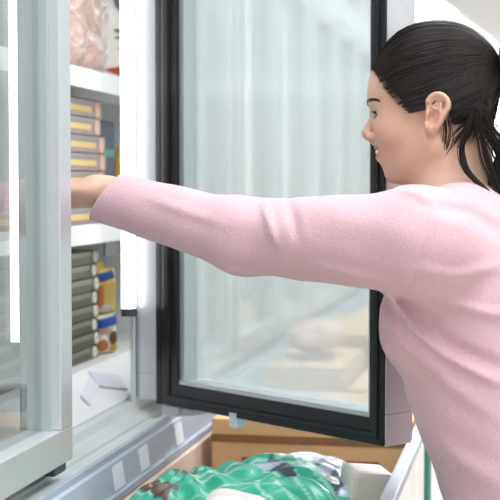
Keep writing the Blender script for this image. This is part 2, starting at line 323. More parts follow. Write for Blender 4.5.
# yellow pouches beside the olive stack
pouch('frozen_pasta_bag', mm['cream'], .068, .080, .030, (-.842, 2.702, 1.0605), -.45, 'cream and yellow pasta bag with blue header, lower shelf beside olive boxes', 'frozen food bag',
      [('blue_header', mm['blue'], -.92, .92, .38, .86, 'slant'), ('pasta_picture', mm['orange'], -.9, -.1, -.88, -.25, 'disc'), ('meatball_picture', mm['brown'], .0, .75, -.55, .15, 'disc'), ('pink_print', mm['pink'], -.75, .2, .0, .3, 'rect'), ('yellow_print', mm['bag_y'], .1, .9, -.88, -.6, 'rect')])
pouch('frozen_pasta_bag', mm['bag_y'], .066, .092, .028, (-.843, 2.702, 1.1405), -.45, 'yellow pasta bag with blue top, standing above the blue-headed bag', 'frozen food bag',
      [('blue_header', mm['blue'], -.9, .6, .50, .88, 'slant'), ('orange_edge', mm['orange'], -.95, -.45, -.8, .3, 'rect'), ('yellow_panel', mm['yel'], -.35, .7, -.5, .4, 'rect'), ('white_label', mm['paper'], -.7, .4, -.95, -.55, 'disc')])
pouch('frozen_pasta_bag', mm['bag_y'], .09, .18, .04, (-.915, 2.87, 1.062), 0, 'tall ochre bag behind the two blue-topped yellow bags', 'frozen food bag', [('brown_print', mm['brown'], -.3, .5, -.2, .5, 'disc')])
o = MB().box(-.809, -.806, 2.60, 2.68, 1.262, 1.291).build('price_ticket', M['dark']); tag(o, 'dark grey ticket hanging under the middle shelf edge', 'price tag')
# dark box behind the mauve stack
o = MB().box(-1.02, -.875, 2.80, 2.90, 1.3235, 1.535, .004).build('frozen_food_box', mm['navy']); MB().box(-.876, -.8735, 2.81, 2.89, 1.46, 1.475).build('teal_band', mm['teal'], o); tag(o, 'tall dark navy box behind the mauve meal boxes', 'frozen food box')
pouch('frozen_food_bag', mm['bag_y'], .05, .16, .03, (-.825, 2.79, 1.326), 0, 'narrow yellow bag beside the lamp on the middle shelf', 'frozen food bag', [('cream_panel', mm['cream'], -.8, .8, -.9, .1, 'rect')])
# poultry bag on the top shelf
def chick_sdf(P):
    d = ell(P, (-.92, 2.60, 1.71), (.085, .125, .10))
    for c, r in (((-.86, 2.52, 1.67), .045), ((-.85, 2.60, 1.655), .042), ((-.865, 2.67, 1.67), .04), ((-.87, 2.56, 1.74), .05), ((-.86, 2.64, 1.73), .045), ((-.865, 2.49, 1.64), .03), ((-.855, 2.63, 1.635), .028)):
        d = sm(d, ell(P, c, (r * .8, r, r * 1.1)), .018)
    d = sM(d, -(P[:, 2] - 1.614), .006)
    return d + .0025 * np.sin(P[:, 1] * 130 + 3 * np.sin(P[:, 2] * 70))
ck = sdf_obj('frozen_chicken', chick_sdf, (-1.04, 2.40, 1.58), (-.78, 2.77, 1.88), .005, mm['chick']); tag(ck, 'pink frozen chicken in clear bag on the top shelf', 'frozen chicken')
sdf_obj('bag', lambda P: sM(chick_sdf(P) * .8 - .006 + .003 * np.sin(P[:, 2] * 95 + P[:, 1] * 60), -(P[:, 2] - 1.6125), .004), (-1.06, 2.38, 1.57), (-.76, 2.79, 1.90), .006, film, ck)['label'] = 'clear creased plastic bag'
pouch('frozen_food_bag', mm['paper'], .095, .25, .035, (-.842, 2.765, 1.613), -.45, 'white frozen food bag with orange-red mark beside the chicken', 'frozen food bag',
      [('red_mark', mm['red'], -.75, .55, -.93, -.75, 'tri'), ('text_line', mm['greyp'], -.25, .55, -.22, -.17, 'rect'), ('text_line', mm['greyp'], -.2, .6, -.33, -.29, 'rect'), ('orange_line', mm['orange'], -.1, .5, -.5, -.48, 'rect'), ('grey_cap', mm['greyp'], -.3, .9, .1, .6, 'disc')])
# white plastic divider lying on the freezer floor
def plate(loc, rot, sx, sy, label):
    o = MB().box(-sx, sx, -sy, sy, 0, .003, .001).build('shelf_divider', M['tag']); o.matrix_world = Matrix.Translation(loc) @ Matrix.Rotation(.83, 4, 'Y') @ Matrix.Rotation(rot, 4, 'Z')
    tag(o, label, 'shelf divider', 'loose plastic dividers on the sloping deck')
plate((-.776, 2.52, 1.0308), -.25, .018, .060, 'white plastic divider lying on the sloping deck near the lamp end')
plate((-.774, 2.40, 1.0288), .22, .012, .055, 'narrow white plastic divider on the deck nearer the closed door')
# simple packs further down the row, seen through the misted door
cols = [mm['blue'], mm['paper'], mm['bag_y'], mm['orange'], mm['greyp'], mm['teal']]
pr = []
for i, m in enumerate(cols):
    o = MB().box(-.14, 0, -.10, .10, 0, .19, .006).build('frozen_food_box', m); MB().box(-.001, .0015, -.085, .085, .05, .10).build('label_panel', mm['cream'], o); pr.append(o)
names = ['blue', 'white', 'yellow', 'orange', 'grey', 'teal']; used = set(); q = 0
for zi, z in enumerate((1.061, 1.324, 1.611)):
    for j in range(6):
        k = (j * 2 + zi * 3 + (j > 2)) % 6; o = pr[k] if k not in used else copy_tree(pr[k]); used.add(k)
        o.location = (-.84, 3.26 + j * .39, z + .001); tag(o, '%s frozen food box standing behind the misted open door, %s shelf' % (names[k], ('lower', 'middle', 'top')[zi]), 'frozen food box', 'boxes on the shelves beyond the open door')

# ================================================================ GOODS in the chest
def plain(name, mb, m, label, cat, group=None): o = mb.build(name, m); tag(o, label, cat, group); return o
def carton(x0, x1, y0, y1, z0, z1, m, label, flaps=True):
    o = MB().box(x0, x1, y0, y1, z0, z1, .003).build('cardboard_box', m); tag(o, label, 'cardboard box', 'cardboard boxes in the chest freezer')
    MB().box(x0 - .001, x1 + .001, y0 - .001, y0 + .001, z1 - .045, z1 - .03).box(x0 + .06, x1 - .06, y0 - .0012, y0 + .001, z1 - .08, z1 - .073).build('printed_band', mm['brown'] if m is M['card'] else M['card'], o)
    MB().box((x0 + x1) / 2 - .02, (x0 + x1) / 2 + .02, y0 - .0005, y1, z1 - .0005, z1 + .001).build('tape', M['cardlight'], o)
    return o
carton(-.600, -.215, 2.62, 3.0, .617, .950, M['card'], 'tan cardboard box right behind the green bag')
carton(-.585, -.41, 3.1, 3.5, .617, .99, M['cardlight'], 'pale cardboard box further along the chest, by the doors')
carton(-.40, -.215, 3.12, 3.55, .617, .94, M['card'], 'tan cardboard box further along the chest, by the guard glass')
carton(-.585, -.215, 3.7, 4.3, .617, 1.0, M['card'], 'wide tan cardboard box in the far part of the chest')
carton(-.585, -.215, 4.5, 5.2, .617, .96, M['cardlight'], 'pale wide cardboard box furthest along the chest')
carton(-.585, -.215, 1.80, 2.45, .617, .775, M['cardlight'], 'pale cardboard box beneath the green bag')
def bag_sdf(P):
    d = ell(P, (-.46, 2.14, .868), (.135, .24, .072)); d = sm(d, ell(P, (-.37, 2.25, .875), (.12, .22, .070)), .05); d = sm(d, ell(P, (-.555, 2.12, .875), (.06, .16, .055)), .04)
    w = .007 * np.sin(38 * P[:, 0] + 60 * P[:, 1] + 4 * np.sin(25 * P[:, 0])) + .004 * np.sin(110 * P[:, 1] - 50 * P[:, 0] + 3 * np.sin(40 * P[:, 0]))
    return d + w * .8
def bag_tone(V):
    n = np.sin(22 * V[:, 0] + 3 * np.sin(17 * V[:, 1])) + np.sin(31 * V[:, 1] + 14 * V[:, 0]); c = np.tile([.04, .50, .33, 1.], (len(V), 1))
    pale = (np.abs(np.sin(70 * (V[:, 1] + .5 * V[:, 0]) + 2 * np.sin(20 * V[:, 0]))) < .25); c[pale] = (.35, .75, .62, 1)
    dk = (V[:, 0] < -.53) & (np.sin(60 * V[:, 0] + 50 * V[:, 1]) > -.5); c[dk] = (.12, .08, .06, 1)
    dk = (V[:, 1] > 2.32) | ((V[:, 0] > -.42) & (V[:, 1] > 2.16) & (np.sin(50 * V[:, 0] + 30 * V[:, 1]) > -.2)); c[dk] = (.06, .09, .12, 1)
    dk = dk & (np.sin(90 * V[:, 0] - 40 * V[:, 1]) > .3); c[dk] = (.5, .58, .72, 1)
    return c
def attr_mat(name, rough, coat=0., sss=0., bump=0., bs=30, spec=.5):
    m = mat(name, (1, 1, 1), rough, coat=coat, bump=bump, bscale=bs, sss=sss, spec=spec); a = m.node_tree.nodes.new('ShaderNodeVertexColor'); a.layer_name = 'tone'
    m.node_tree.links.new(a.outputs[0], m.node_tree.nodes['Principled BSDF'].inputs['Base Color']); return m
tag(sdf_obj('frozen_vegetable_bag', bag_sdf, (-.66, 1.8, .75), (-.2, 2.56, 1.0), .005, attr_mat('green_printed_film', .3, coat=.4, bump=.2, bs=20), None, bag_tone), 'crumpled green plastic bag with dark print in the chest', 'frozen food bag')
o = MB().box(-.034, .034, -.03, .03, 0, .085, .008).build('white_carton', mm['paper']); o.location = (-.262, 2.20, .868); o.rotation_euler = (.1, .12, .5); tag(o, 'white carton leaning beside the guard rail at the green bag', 'carton')
def blob(name, c, r, m, label, rot=0):
    f = lambda P: ell(P, c, r) + .004 * np.sin(60 * P[:, 0] + 45 * P[:, 1]) + .003 * np.sin(90 * P[:, 1] + 50 * P[:, 2])
    lo = np.array(c) - np.array(r) - .03; hi = np.array(c) + np.array(r) + .03
    tag(sdf_obj(name, f, lo, hi, .005, m), label, 'frozen food bag')
blob('white_food_bag', (-.555, 1.87, .91), (.045, .09, .035), mm['paper'], 'cream-white food bag in the chest at the left of the green bag')
blob('white_food_bag', (-.41, 1.93, .935), (.05, .06, .028), mm['paper'], 'small cream-white food bag lying on the front of the green bag')
blob('white_food_bag', (-.27, 1.98, .885), (.05, .10, .045), mm['paper'], 'white food bag between the green bag and the guard glass')
blob('pink_food_bag', (-.50, 3.3, 1.04), (.07, .11, .038), mm['pink'], 'pinkish food bag lying on the pale cardboard box')

# ================================================================ ceiling fittings
for y in (3.0, 7.0, 11.0, 15.0):
    r = empty('ceiling_light', (-1.0, y, CEIL), 0, 'long white ceiling light above the freezers, %s from the woman' % {3.0: 'nearest', 7.0: 'second', 11.0: 'third', 15.0: 'furthest'}[y], 'ceiling light', 'ceiling lights above the freezers')
    MB().box(-.3, .3, -1.1, 1.1, -.06, -.001, .004).build('housing', M['white'], r); MB().box(-.27, .27, -1.07, 1.07, -.068, -.06).build('diffuser', M['diffuser'], r)
d = MB().box(-.001, 1.3, 0, 9, -.60, 0, .01).build('air_duct', M['duct']); d.location = (-.84, 9.3, CEIL - .002); d.rotation_euler = (0, 0, -math.atan2(.374, 3.55)); tag(d, 'grey air duct under the ceiling above the woman', 'air duct')

#PERSON
# ================================================================ PERSON
H0 = np.array([-.134, 2.10, 1.504])
_f = np.array([-.995, .075, -.035]); _f /= np.linalg.norm(_f); _l = np.array([-.075, -.997, .0]); _l -= _f * (_l @ _f); _l /= np.linalg.norm(_l); _u = np.cross(_f, _l)
RH = np.stack([_f, _l, _u], 1)                     # columns: forward, left, up
HS = .95
toL = lambda P: (P - H0) @ RH / HS
toW = lambda q: H0 + HS * np.asarray(q) @ RH.T
def skull(q):
    d = ell(q, (.008, 0, .048), (.094, .074, .086)); return sm(d, ell(q, (.050, 0, .030), (.0565, .062, .060)), .03)
MOUTH = lambda y: -.0545 + 7.0 * y * y
def head(q):
    x, y, z = q.T; a = np.stack([x, np.abs(y), z], 1)
    d = skull(q)
    d = sm(d, ell(q, (.048, 0, -.025), (.050, .053, .062)), .03)
    d = sm(d, cap(a, (.004, .047, -.045), (.062, .011, -.088), .020, .0155), .028)
    d = sm(d, ell(q, (.0725, 0, -.0875), (.0155, .018, .0155)), .014)
    d = sm(d, ell(a, (.066, .038, -.020), (.026, .021, .024)), .02)
    d = sm(d, ell(q, (.083, 0, -.053), (.017, .026, .024)), .014)             # muzzle
    d = sm(d, cap(a, (.099, .012, .022), (.084, .042, .020), .0075, .006), .012)   # brow ridge
    d = sM(d, -ell(a, (.108, .032, .004), (.013, .017, .0095)), .010)          # sockets
    d = sM(d, -ell(q, (.1125, 0, .006), (.0085, .016, .011)), .010)
    d = sm(d, ell(a, (.0775, .031, .001), (.0152, .0165, .0142)), .003)       # lids
    d = sM(d, -ell(a, (.0905, .033, .0010), (.0120, .0155, .0050)), .0015)     # eye slit
    d = sm(d, cap(q, (.1000, 0, .006), (.1150, 0, -.020), .0055, .0072), .009)
    d = sm(d, ell(q, (.1150, 0, -.0245), (.0085, .0086, .0076)), .005)
    d = sm(d, cap(q, (.113, 0, -.030), (.103, 0, -.038), .0045, .006), .005)
    d = sm(d, ell(a, (.1040, .0110, -.0295), (.0095, .0062, .0068)), .005)
    d = sM(d, -ell(a, (.108, .0058, -.0362), (.005, .0030, .0035)), .003)
    yy = y * y; zs = MOUTH(y)                                                 # smile curve
    d = sm(d, ell(np.stack([x - .0965 + 16 * yy, y, z - (zs + .0058)], 1), (0, 0, 0), (.0072, .025, .0044)), .004)
    d = sm(d, ell(np.stack([x - .0935 + 16 * yy, y, z - (zs - .0085)], 1), (0, 0, 0), (.0082, .021, .0056)), .005)
    d = sM(d, -ell(np.stack([x - .102 + 16 * yy, y, z - zs], 1), (0, 0, 0), (.0105, .0245, .0042)), .002)
    # ears
    ca, sa = math.cos(.14), math.sin(.14)
    ex = x + .007; ez = z + .002; e = np.stack([ex * ca + ez * sa, np.abs(y) - .0785 + .22 * ex, -ex * sa + ez * ca], 1)
    e2 = e * [1, 0, 1]; ey = e[:, 1]
    pc = cap(e2, (-.001, 0, .0130), (.0045, 0, -.0185), .0195, .0120)
    ear = sM(pc, np.abs(ey + .0055) - .0095, .004)
    ear = sM(ear, -np.maximum(cap(e2, (-.0015, 0, .0100), (.0035, 0, -.0100), .0110, .0075), -(ey + .0005)), .003)
    rim = np.sqrt((pc + .0030) ** 2 + (ey - .0050) ** 2) - .0033; rim = np.where((e[:, 0] > .009) & (np.abs(e[:, 2]) < .014) | (e[:, 2] < -.024), .02, rim); ear = sm(ear, rim, .003)
    ear = sm(ear, cap(e, (-.0060, .0040, .0150), (-.0080, .0036, -.0120), .0028), .003); ear = sm(ear, cap(e, (-.006, .0036, .004), (.006, .0030, .0085), .0020), .003)
    ear = sm(ear, ell(e, (.0125, .0035, -.003), (.0038, .0035, .0060)), .003)
    ear = sM(ear, -ell(e, (.006, .004, -.005), (.0050, .009, .0065)), .003)
    return sm(d, ear, .004)
NB = np.array([-.104, 2.09, 1.365]); LS = np.array([-.146, 1.915, 1.325]); RS = np.array([-.035, 2.24, 1.32]); EL = np.array([-.413, 2.015, 1.325]); WR = np.array([-.653, 2.125, 1.388])
RE = np.array([.07, 2.30, 1.05]); RW = np.array([.09, 2.33, .84])
def hand_left(P):
    Q = P - WR; d = cap(Q, (0, 0, 0), (-.018, -.003, .003), .0245, .025)
    d = sm(d, ell(Q, (-.056, -.003, .003), (.052, .041, .0155)), .02)
    for dy, l, drop in ((-.031, .80, .004), (-.0105, .96, 0), (.0105, 1.0, 0), (.031, .93, .002)):      # little, ring, middle, index
        k = (-.093, dy - .003, .006 - drop); m1 = (-.093 - .040 * l, dy * 1.15 - .004, .009 - drop); m2 = (-.093 - .064 * l, dy * 1.18 - .004, -.007 - drop); t = (-.093 - .072 * l, dy * 1.18 - .004, -.0185 - drop * .3)
        d = sm(d, np.minimum(np.minimum(cap(Q, k, m1, .0092, .0082), cap(Q, m1, m2, .0082, .0076)), cap(Q, m2, t, .0076, .0066)), .005)
        d = sm(d, cap(Q, (-.053, dy * .6, .004), k, .010, .0092), .008)
    th = np.minimum(cap(Q, (-.033, .028, -.005), (-.068, .054, -.012), .0130, .0105), cap(Q, (-.068, .054, -.012), (-.103, .058, -.020), .0105, .0080))
    return sm(d, th, .010)
def hand_right(P):
    d = cap(P, RW, RW + (-.02, 0, -.02), .024); c = RW + np.array([-.045, 0, -.035]); d = sm(d, ell(P, c, (.045, .022, .036)), .015)
    for i in range(4):
        k = RW + np.array([-.080 + .006 * i, -.004, -.028 - .016 * i]); m = k + (-.030, -.012, -.016); t = m + (-.010, -.022, -.014)
        d = sm(d, np.minimum(cap(P, k, m, .0090, .008), cap(P, m, t, .008, .007)), .004)
    return sm(d, np.minimum(cap(P, RW + (-.03, -.015, -.02), RW + (-.065, -.038, -.025), .012, .010), cap(P, RW + (-.065, -.038, -.025), RW + (-.09, -.042, -.04), .010, .008)), .008)
def torso(P, o=0.):
    d = ell(P, (-0.088, 2.075, 1.242), (.100 + o, .150 + o, .150 + o)); d = sm(d, ell(P, (-.069, 2.07, 1.115), (.099 + o, .130 + o, .12 + o)), .05); d = sm(d, ell(P, (-.022, 2.07, .985), (.098 + o, .134 + o, .13 + o)), .06)
    d = sm(d, ell(P, (.030, 2.07, .847), (.112 + o, .165 + o, .13 + o)), .06)
    for c in ((-0.15, 2.012, 1.197), (-0.162, 2.135, 1.197)): d = sm(d, ell(P, c, (.053 + o, .056 + o, .060 + o)), .035)
    return d
NKT = toW((-.030, 0, -.035))
NKC = lambda P: sm(cap(P, NKT, NB + (.006, 0, -.02), .047, .052), cap(P, toW((.012, 0, -.065)), NB + (-.02, 0, .0), .038, .045), .03)
def shoulders(P, o=0.):
    return sm(cap(P, NB + (.012, -.02, -.035), LS + (.01, .02, .0), .050 + o, .050 + o), cap(P, NB + (.012, .03, -.035), RS, .050 + o, .048 + o), .04)
TY = 2.075; HIPZ = .83; KNZ = .45
def leg(P, s, g):
    h = (.04, TY + s * .085, HIPZ); k = (.03, TY + s * .09, KNZ); a = (.07, TY + s * .09, .09)
    return sm(cap(P, h, k, .078 + g, .052 + g), cap(P, k, a, .053 + g, .034 + g * 1.5), .03)
def foot(P, s, g=0.): return cap(P, (.075, TY + s * .09, .045), (-.07, TY + s * .10, .035), .036 + g, .026 + g)
def body(P):
    d = near(P, toW((.008, 0, .02)), .165, lambda p: head(toL(p))); d = sm(d, near(P, (NKT + NB) / 2, .15, NKC), .022)
    t = near(P, (-.04, TY, 1.10), .45, lambda p: sm(torso(p), shoulders(p), .05))
    t = sm(t, cap(P, LS, EL, .044, .034), .03); t = sm(t, cap(P, EL, WR, .036, .024), .02)
    t = sm(t, cap(P, RS, RE, .044, .036), .03); t = sm(t, cap(P, RE, RW, .036, .024), .02)
    d = sm(d, t, .03); d = sm(d, near(P, WR + (-.07, 0, 0), .13, hand_left), .010); d = sm(d, near(P, RW + (-.05, 0, -.04), .13, hand_right), .010)
    def low(p):
        e = np.full(len(p), 9.)
        for s in (-1, 1): e = np.minimum(e, sm(leg(p, s, 0), foot(p, s), .03))
        return e
    m = P[:, 2] < 1.0
    if m.any(): d[m] = sm(d[m], low(P[m]), .04)
    return d
def skin_tone(V):
    q = toL(V); c = np.tile([.67, .425, .315], (len(V), 1)); x, y, z = q.T; hd = (z > -.13) & (np.abs(y) < .1)
    def mixin(w, col): nonlocal c; w = (w * hd)[:, None]; c = c * (1 - w) + np.array(col) * w
    g = lambda p, r: np.exp(-np.sum(((np.stack([x, np.abs(y), z], 1) - np.array(p)) / np.array(r)) ** 2, 1))
    mixin(.28 * g((.070, .046, -.026), (.03, .03, .022)), (.78, .33, .26)); mixin(.35 * g((.115, 0, -.026), (.012, .012, .012)), (.78, .36, .28)); mixin(.35 * g((0, .08, 0), (.02, .02, .035)), (.80, .36, .28))
    zs = MOUTH(y)
    lip = np.clip(1.6 - np.abs((z - zs + .0012) / .0098) ** 3 - (np.abs(y) / .0245) ** 6, 0, 1) * (x > .078); mixin(lip * .85, (.60, .16, .16))
    lash = g((.0915, .031, .0050), (.008, .0135, .0016)); mixin(np.clip(lash * 1.4, 0, .9), (.10, .05, .04))
    return np.concatenate([c, np.ones((len(c), 1))], 1)
skin = attr_mat('skin', .46, sss=.12, bump=.06, bs=350, spec=.4)
person = sdf_obj('person', body, (-.88, 1.82, -.02), (.20, 2.45, 1.70), .0029, skin, None, skin_tone)
tag(person, 'woman in a pink sweater with dark ponytail reaching into the freezer', 'person')
# ---- eyes, teeth, brows
eyew = mat('eye_white', (.85, .83, .80), .2); iris = mat('iris', (.10, .05, .03), .15, coat=1)
def uvs(name, q, r, m, n=20):
    bm = bmesh.new(); bmesh.ops.create_uvsphere(bm, u_segments=n, v_segments=n // 2, radius=1); me = bpy.data.meshes.new(name)
    for v in bm.verts: v.co = Vector(toW(np.array(q) + np.array(v.co) * np.array(r)))
    bm.to_mesh(me); bm.free(); me.polygons.foreach_set('use_smooth', [True] * len(me.polygons)); return link(name, me, m, person)
for s in (1, -1):
    e = uvs('eye', (.0780, .0312 * s, .001), (.0129, .0129, .0129), eyew); i_ = uvs('iris', (.0872, .0318 * s, .0005), (.0044, .0052, .0052), iris)
    i_.parent = e
uvs('teeth', (.0905, 0, -.0540), (.0115, .0215, .0060), mat('teeth', (.88, .85, .80), .25, coat=.5))
# ---- hair
HC = np.array([.006, 0, .044]); TIE = np.array([-.098, 0, .072])
def strand_tubes(name, paths, r, m, parent, sides=3, mp=None):
    Vs, Fs, base = [], [], 0
    for p in paths:
        p = np.asarray(p); n = len(p); t = np.gradient(p, axis=0); t /= np.linalg.norm(t, axis=1)[:, None] + 1e-9
        a = np.cross(t, [.3, .2, 1.]); a /= np.linalg.norm(a, axis=1)[:, None] + 1e-9; b = np.cross(t, a)
        rad = r * np.clip(np.minimum(np.linspace(0, 1, n) * 8 + .35, (1 - np.linspace(0, 1, n)) * 8 + .35), 0, 1)
        for s in range(sides): pass
        ring = np.stack([p + rad[:, None] * (a * math.cos(s / sides * math.tau) + b * math.sin(s / sides * math.tau)) for s in range(sides)], 1)
        Vs.append(ring.reshape(-1, 3)); i = np.arange(n - 1)[:, None] * sides + base; s = np.arange(sides)[None]; s2 = (s + 1) % sides
        Fs.append(np.stack([i + s, i + s2, i + sides + s2, i + sides + s], -1).reshape(-1, 4)); base += n * sides
    V = np.concatenate(Vs); Q = np.concatenate(Fs); me = bpy.data.meshes.new(name); me.vertices.add(len(V)); me.vertices.foreach_set('co', V.ravel())
    me.loops.add(len(Q) * 4); me.loops.foreach_set('vertex_index', Q.ravel().astype(np.int32)); me.polygons.add(len(Q)); me.polygons.foreach_set('loop_start', np.arange(len(Q)) * 4); me.polygons.foreach_set('loop_total', np.full(len(Q), 4))
    me.polygons.foreach_set('use_smooth', np.ones(len(Q), bool)); me.update(); return link(name, me, m, parent)
def hair_mat(name, col, col2):
    m = mat(name, col, .42, spec=.4); nt = m.node_tree; n = nt.nodes.new('ShaderNodeTexNoise'); n.inputs['Scale'].default_value = 60; r = nt.nodes.new('ShaderNodeMix'); r.data_type = 'RGBA'
    tc = nt.nodes.new('ShaderNodeTexCoord'); nt.links.new(tc.outputs['Object'], n.inputs['Vector'])
    r.inputs[6].default_value = (*col, 1); r.inputs[7].default_value = (*col2, 1); nt.links.new(n.outputs[0], r.inputs[0]); nt.links.new(r.outputs[2], nt.nodes['Principled BSDF'].inputs['Base Color']); return m
hairm = hair_mat('dark_brown_hair', (.006, .005, .004), (.026, .017, .013))
def hairline(q):
    """>0 on the hairy side of the scalp"""
    x, y, z = q.T; ay = np.abs(y)
    front = .060 + .30 * np.maximum(x - .05, 0)                                   # forehead
    h = np.interp(x, [-.12, -.060, -.043, -.032, -.022, -.010, .010, .020, .036, .052, .068, .076, .095, .104, .115], [-.045, -.050, -.050, -.025, .006, .034, .034, .006, .004, .028, .047, .060, .074, .081, .084])
    return z - h
HT = lambda q: .0022 + .0050 * np.clip((.105 - q[:, 0]) / .045, 0, 1) + .0035 * np.clip((q[:, 2] - .02) / .06, 0, 1) * np.clip((.10 - q[:, 0]) / .05, 0, 1) + .003 * np.clip(-q[:, 0] / .06, 0, 1)
def hair_sdf(P):
    q = toL(P); s = skull(q) - HT(q); d = sM(s, -hairline(q), .007)
    return d
cap_o = sdf_obj('hair', hair_sdf, toW((0, 0, .03)) - .17, toW((0, 0, .03)) + .17, .0034, hairm, person)
def proj(dirs):
    dirs = dirs / np.linalg.norm(dirs, axis=1)[:, None]; lo = np.full(len(dirs), .03); hi = np.full(len(dirs), .20)
    f = lambda q: skull(q) - HT(q) - .0003
    for _ in range(18):
        mid = (lo + hi) / 2; ins = f(HC + dirs * mid[:, None]) < 0; lo = np.where(ins, mid, lo); hi = np.where(ins, hi, mid)
    return HC + dirs * lo[:, None]
paths = []; td = (TIE - HC) / np.linalg.norm(TIE - HC)
hx = np.linspace(-.06, .098, 400)
for k in range(2600):
    s = random.choice((-1, 1)); u = random.random()
    if u < .62:                       # from the hairline
        x = random.uniform(-.06, .102); zl = float(-hairline(np.array([[x, 0, 0.]]))[0]) + random.uniform(-.003, .004)
        yy = random.uniform(0, .06) if x > .096 else .074 * math.sqrt(max(.02, 1 - ((x - .006) / .100) ** 2)); q0 = np.array([x, s * yy, zl])
    else:
        v = rng.normal(size=3); q0 = HC + v / np.linalg.norm(v) * .09
        if hairline(q0[None])[0] < .01: continue
    d0 = (q0 - HC) / np.linalg.norm(q0 - HC); ang = math.acos(max(-1, min(1, d0 @ td)))
    if ang < .15: continue
    T = np.linspace(0, 1, 16); D = (np.sin((1 - T) * ang)[:, None] * d0 + np.sin(T * ang)[:, None] * td) / math.sin(ang)
    sag = np.sin(T * math.pi) * random.uniform(-.04, .05) * np.clip(ang, 0, 1); D[:, 2] += sag
    pts = proj(D); lift = (.0005 + random.random() * .0016) * np.sin(np.clip(T * 3 + .1, 0, math.pi / 2)); n = D / np.linalg.norm(D, axis=1)[:, None]
    pts = pts + n * lift[:, None]; e = np.clip((T - .8) / .2, 0, 1)[:, None] ** 2; pts = pts * (1 - e) + (TIE + np.array([0, rng.normal() * .006, rng.normal() * .006]) + (td * .0)) * e
    paths.append(toW(pts))
strand_tubes('hair_strands', paths, .00075, hairm, cap_o)['kind'] = 'stuff'
# ponytail
def pony_path(off, curl, ln):
    c = np.array([[-.095, 0, .075], [-.135, 0, .080], [-.160, .004, .045], [-.150, .012, -.01], [-.128, .022, -.07], [-.112, .026, -.13], [-.112, .024, -.175]])
    t = np.linspace(0, ln * (len(c) - 1), 22); i = np.clip(t.astype(int), 0, len(c) - 2); fr = (t - i)[:, None]
    p0 = c[np.maximum(i - 1, 0)]; p1 = c[i]; p2 = c[i + 1]; p3 = c[np.minimum(i + 2, len(c) - 1)]
    P = .5 * (2 * p1 + (p2 - p0) * fr + (2 * p0 - 5 * p1 + 4 * p2 - p3) * fr ** 2 + (3 * p1 - p0 - 3 * p2 + p3) * fr ** 3)
    P = P + np.array([.012, 0, 0]) * np.clip(t - 1.5, 0, 1)[:, None]; w = np.interp(t / (len(c) - 1), [0, .12, .4, .8, 1], [.35, .7, 1, .95, .5])[:, None]
    ph = curl; P = P + w * off + .004 * np.stack([np.sin(t * 1.6 + ph), np.cos(t * 1.3 + ph * 2), 0 * t], 1) * (t / 6)[:, None]
    return P
pp = []
for k in range(1100):
    a = random.random() * math.tau; r = math.sqrt(random.random()) * .034; off = np.array([math.cos(a) * r * .8, math.sin(a) * r * 1.0, math.sin(a) * r * .5])
    pp.append(toW(pony_path(off, random.random() * 6, random.uniform(.8, 1))))
pony = strand_tubes('ponytail', pp, .0014, hairm, person)
# loose locks behind the ear and along the neck
ll = []
def lock(c, n, spread, r0=.6):
    c = np.array(c)
    for k in range(n):
        o = rng.normal(size=3) * spread; t = np.linspace(0, len(c) - 1, 20); i = np.clip(t.astype(int), 0, len(c) - 2); fr = (t - i)[:, None]
        p0 = c[np.maximum(i - 1, 0)]; p1 = c[i]; p2 = c[i + 1]; p3 = c[np.minimum(i + 2, len(c) - 1)]
        P = .5 * (2 * p1 + (p2 - p0) * fr + (2 * p0 - 5 * p1 + 4 * p2 - p3) * fr ** 2 + (3 * p1 - p0 - 3 * p2 + p3) * fr ** 3); ll.append(toW(P + o * np.interp(t / (len(c) - 1), [0, .5, 1], [.7, 1, .5])[:, None]))
lock([(-.062, .062, .005), (-.050, .066, -.03), (-.042, .068, -.058), (-.048, .072, -.085), (-.064, .075, -.105), (-.084, .078, -.124)], 60, .0024)
lock([(-.068, .058, .000), (-.072, .060, -.035), (-.078, .062, -.07), (-.088, .064, -.10), (-.098, .066, -.128)], 44, .0045)
lock([(-.072, .05, .000), (-.082, .05, -.030), (-.098, .048, -.055), (-.105, .046, -.09), (-.10, .044, -.13)], 90, .007)
lock([(-.020, .066, -.010), (-.022, .062, -.03), (-.018, .056, -.05), (-.010, .052, -.066)], 12, .004)
strand_tubes('loose_lock', ll, .0007, hairm, cap_o)
# nape hair swept back
nn = {1: [], -1: []}
for k in range(260):
    x = random.uniform(-.075, -.022); z = random.uniform(-.060, .0) - (x + .03) * .3; s = random.choice((-1, 1)); y = .058 * s * (1 - .3 * abs(x + .03) / .05)
    a = np.array([x, y, z]); b = np.array([-.090, .040 * s, .02]); T = np.linspace(0, 1, 8)[:, None]; nn[s].append(toW(a * (1 - T) + b * T + np.array([0, .012 * s, 0]) * np.sin(T * math.pi)))
for s in (1, -1): strand_tubes('nape_hair', nn[s], .0007, hairm, cap_o)
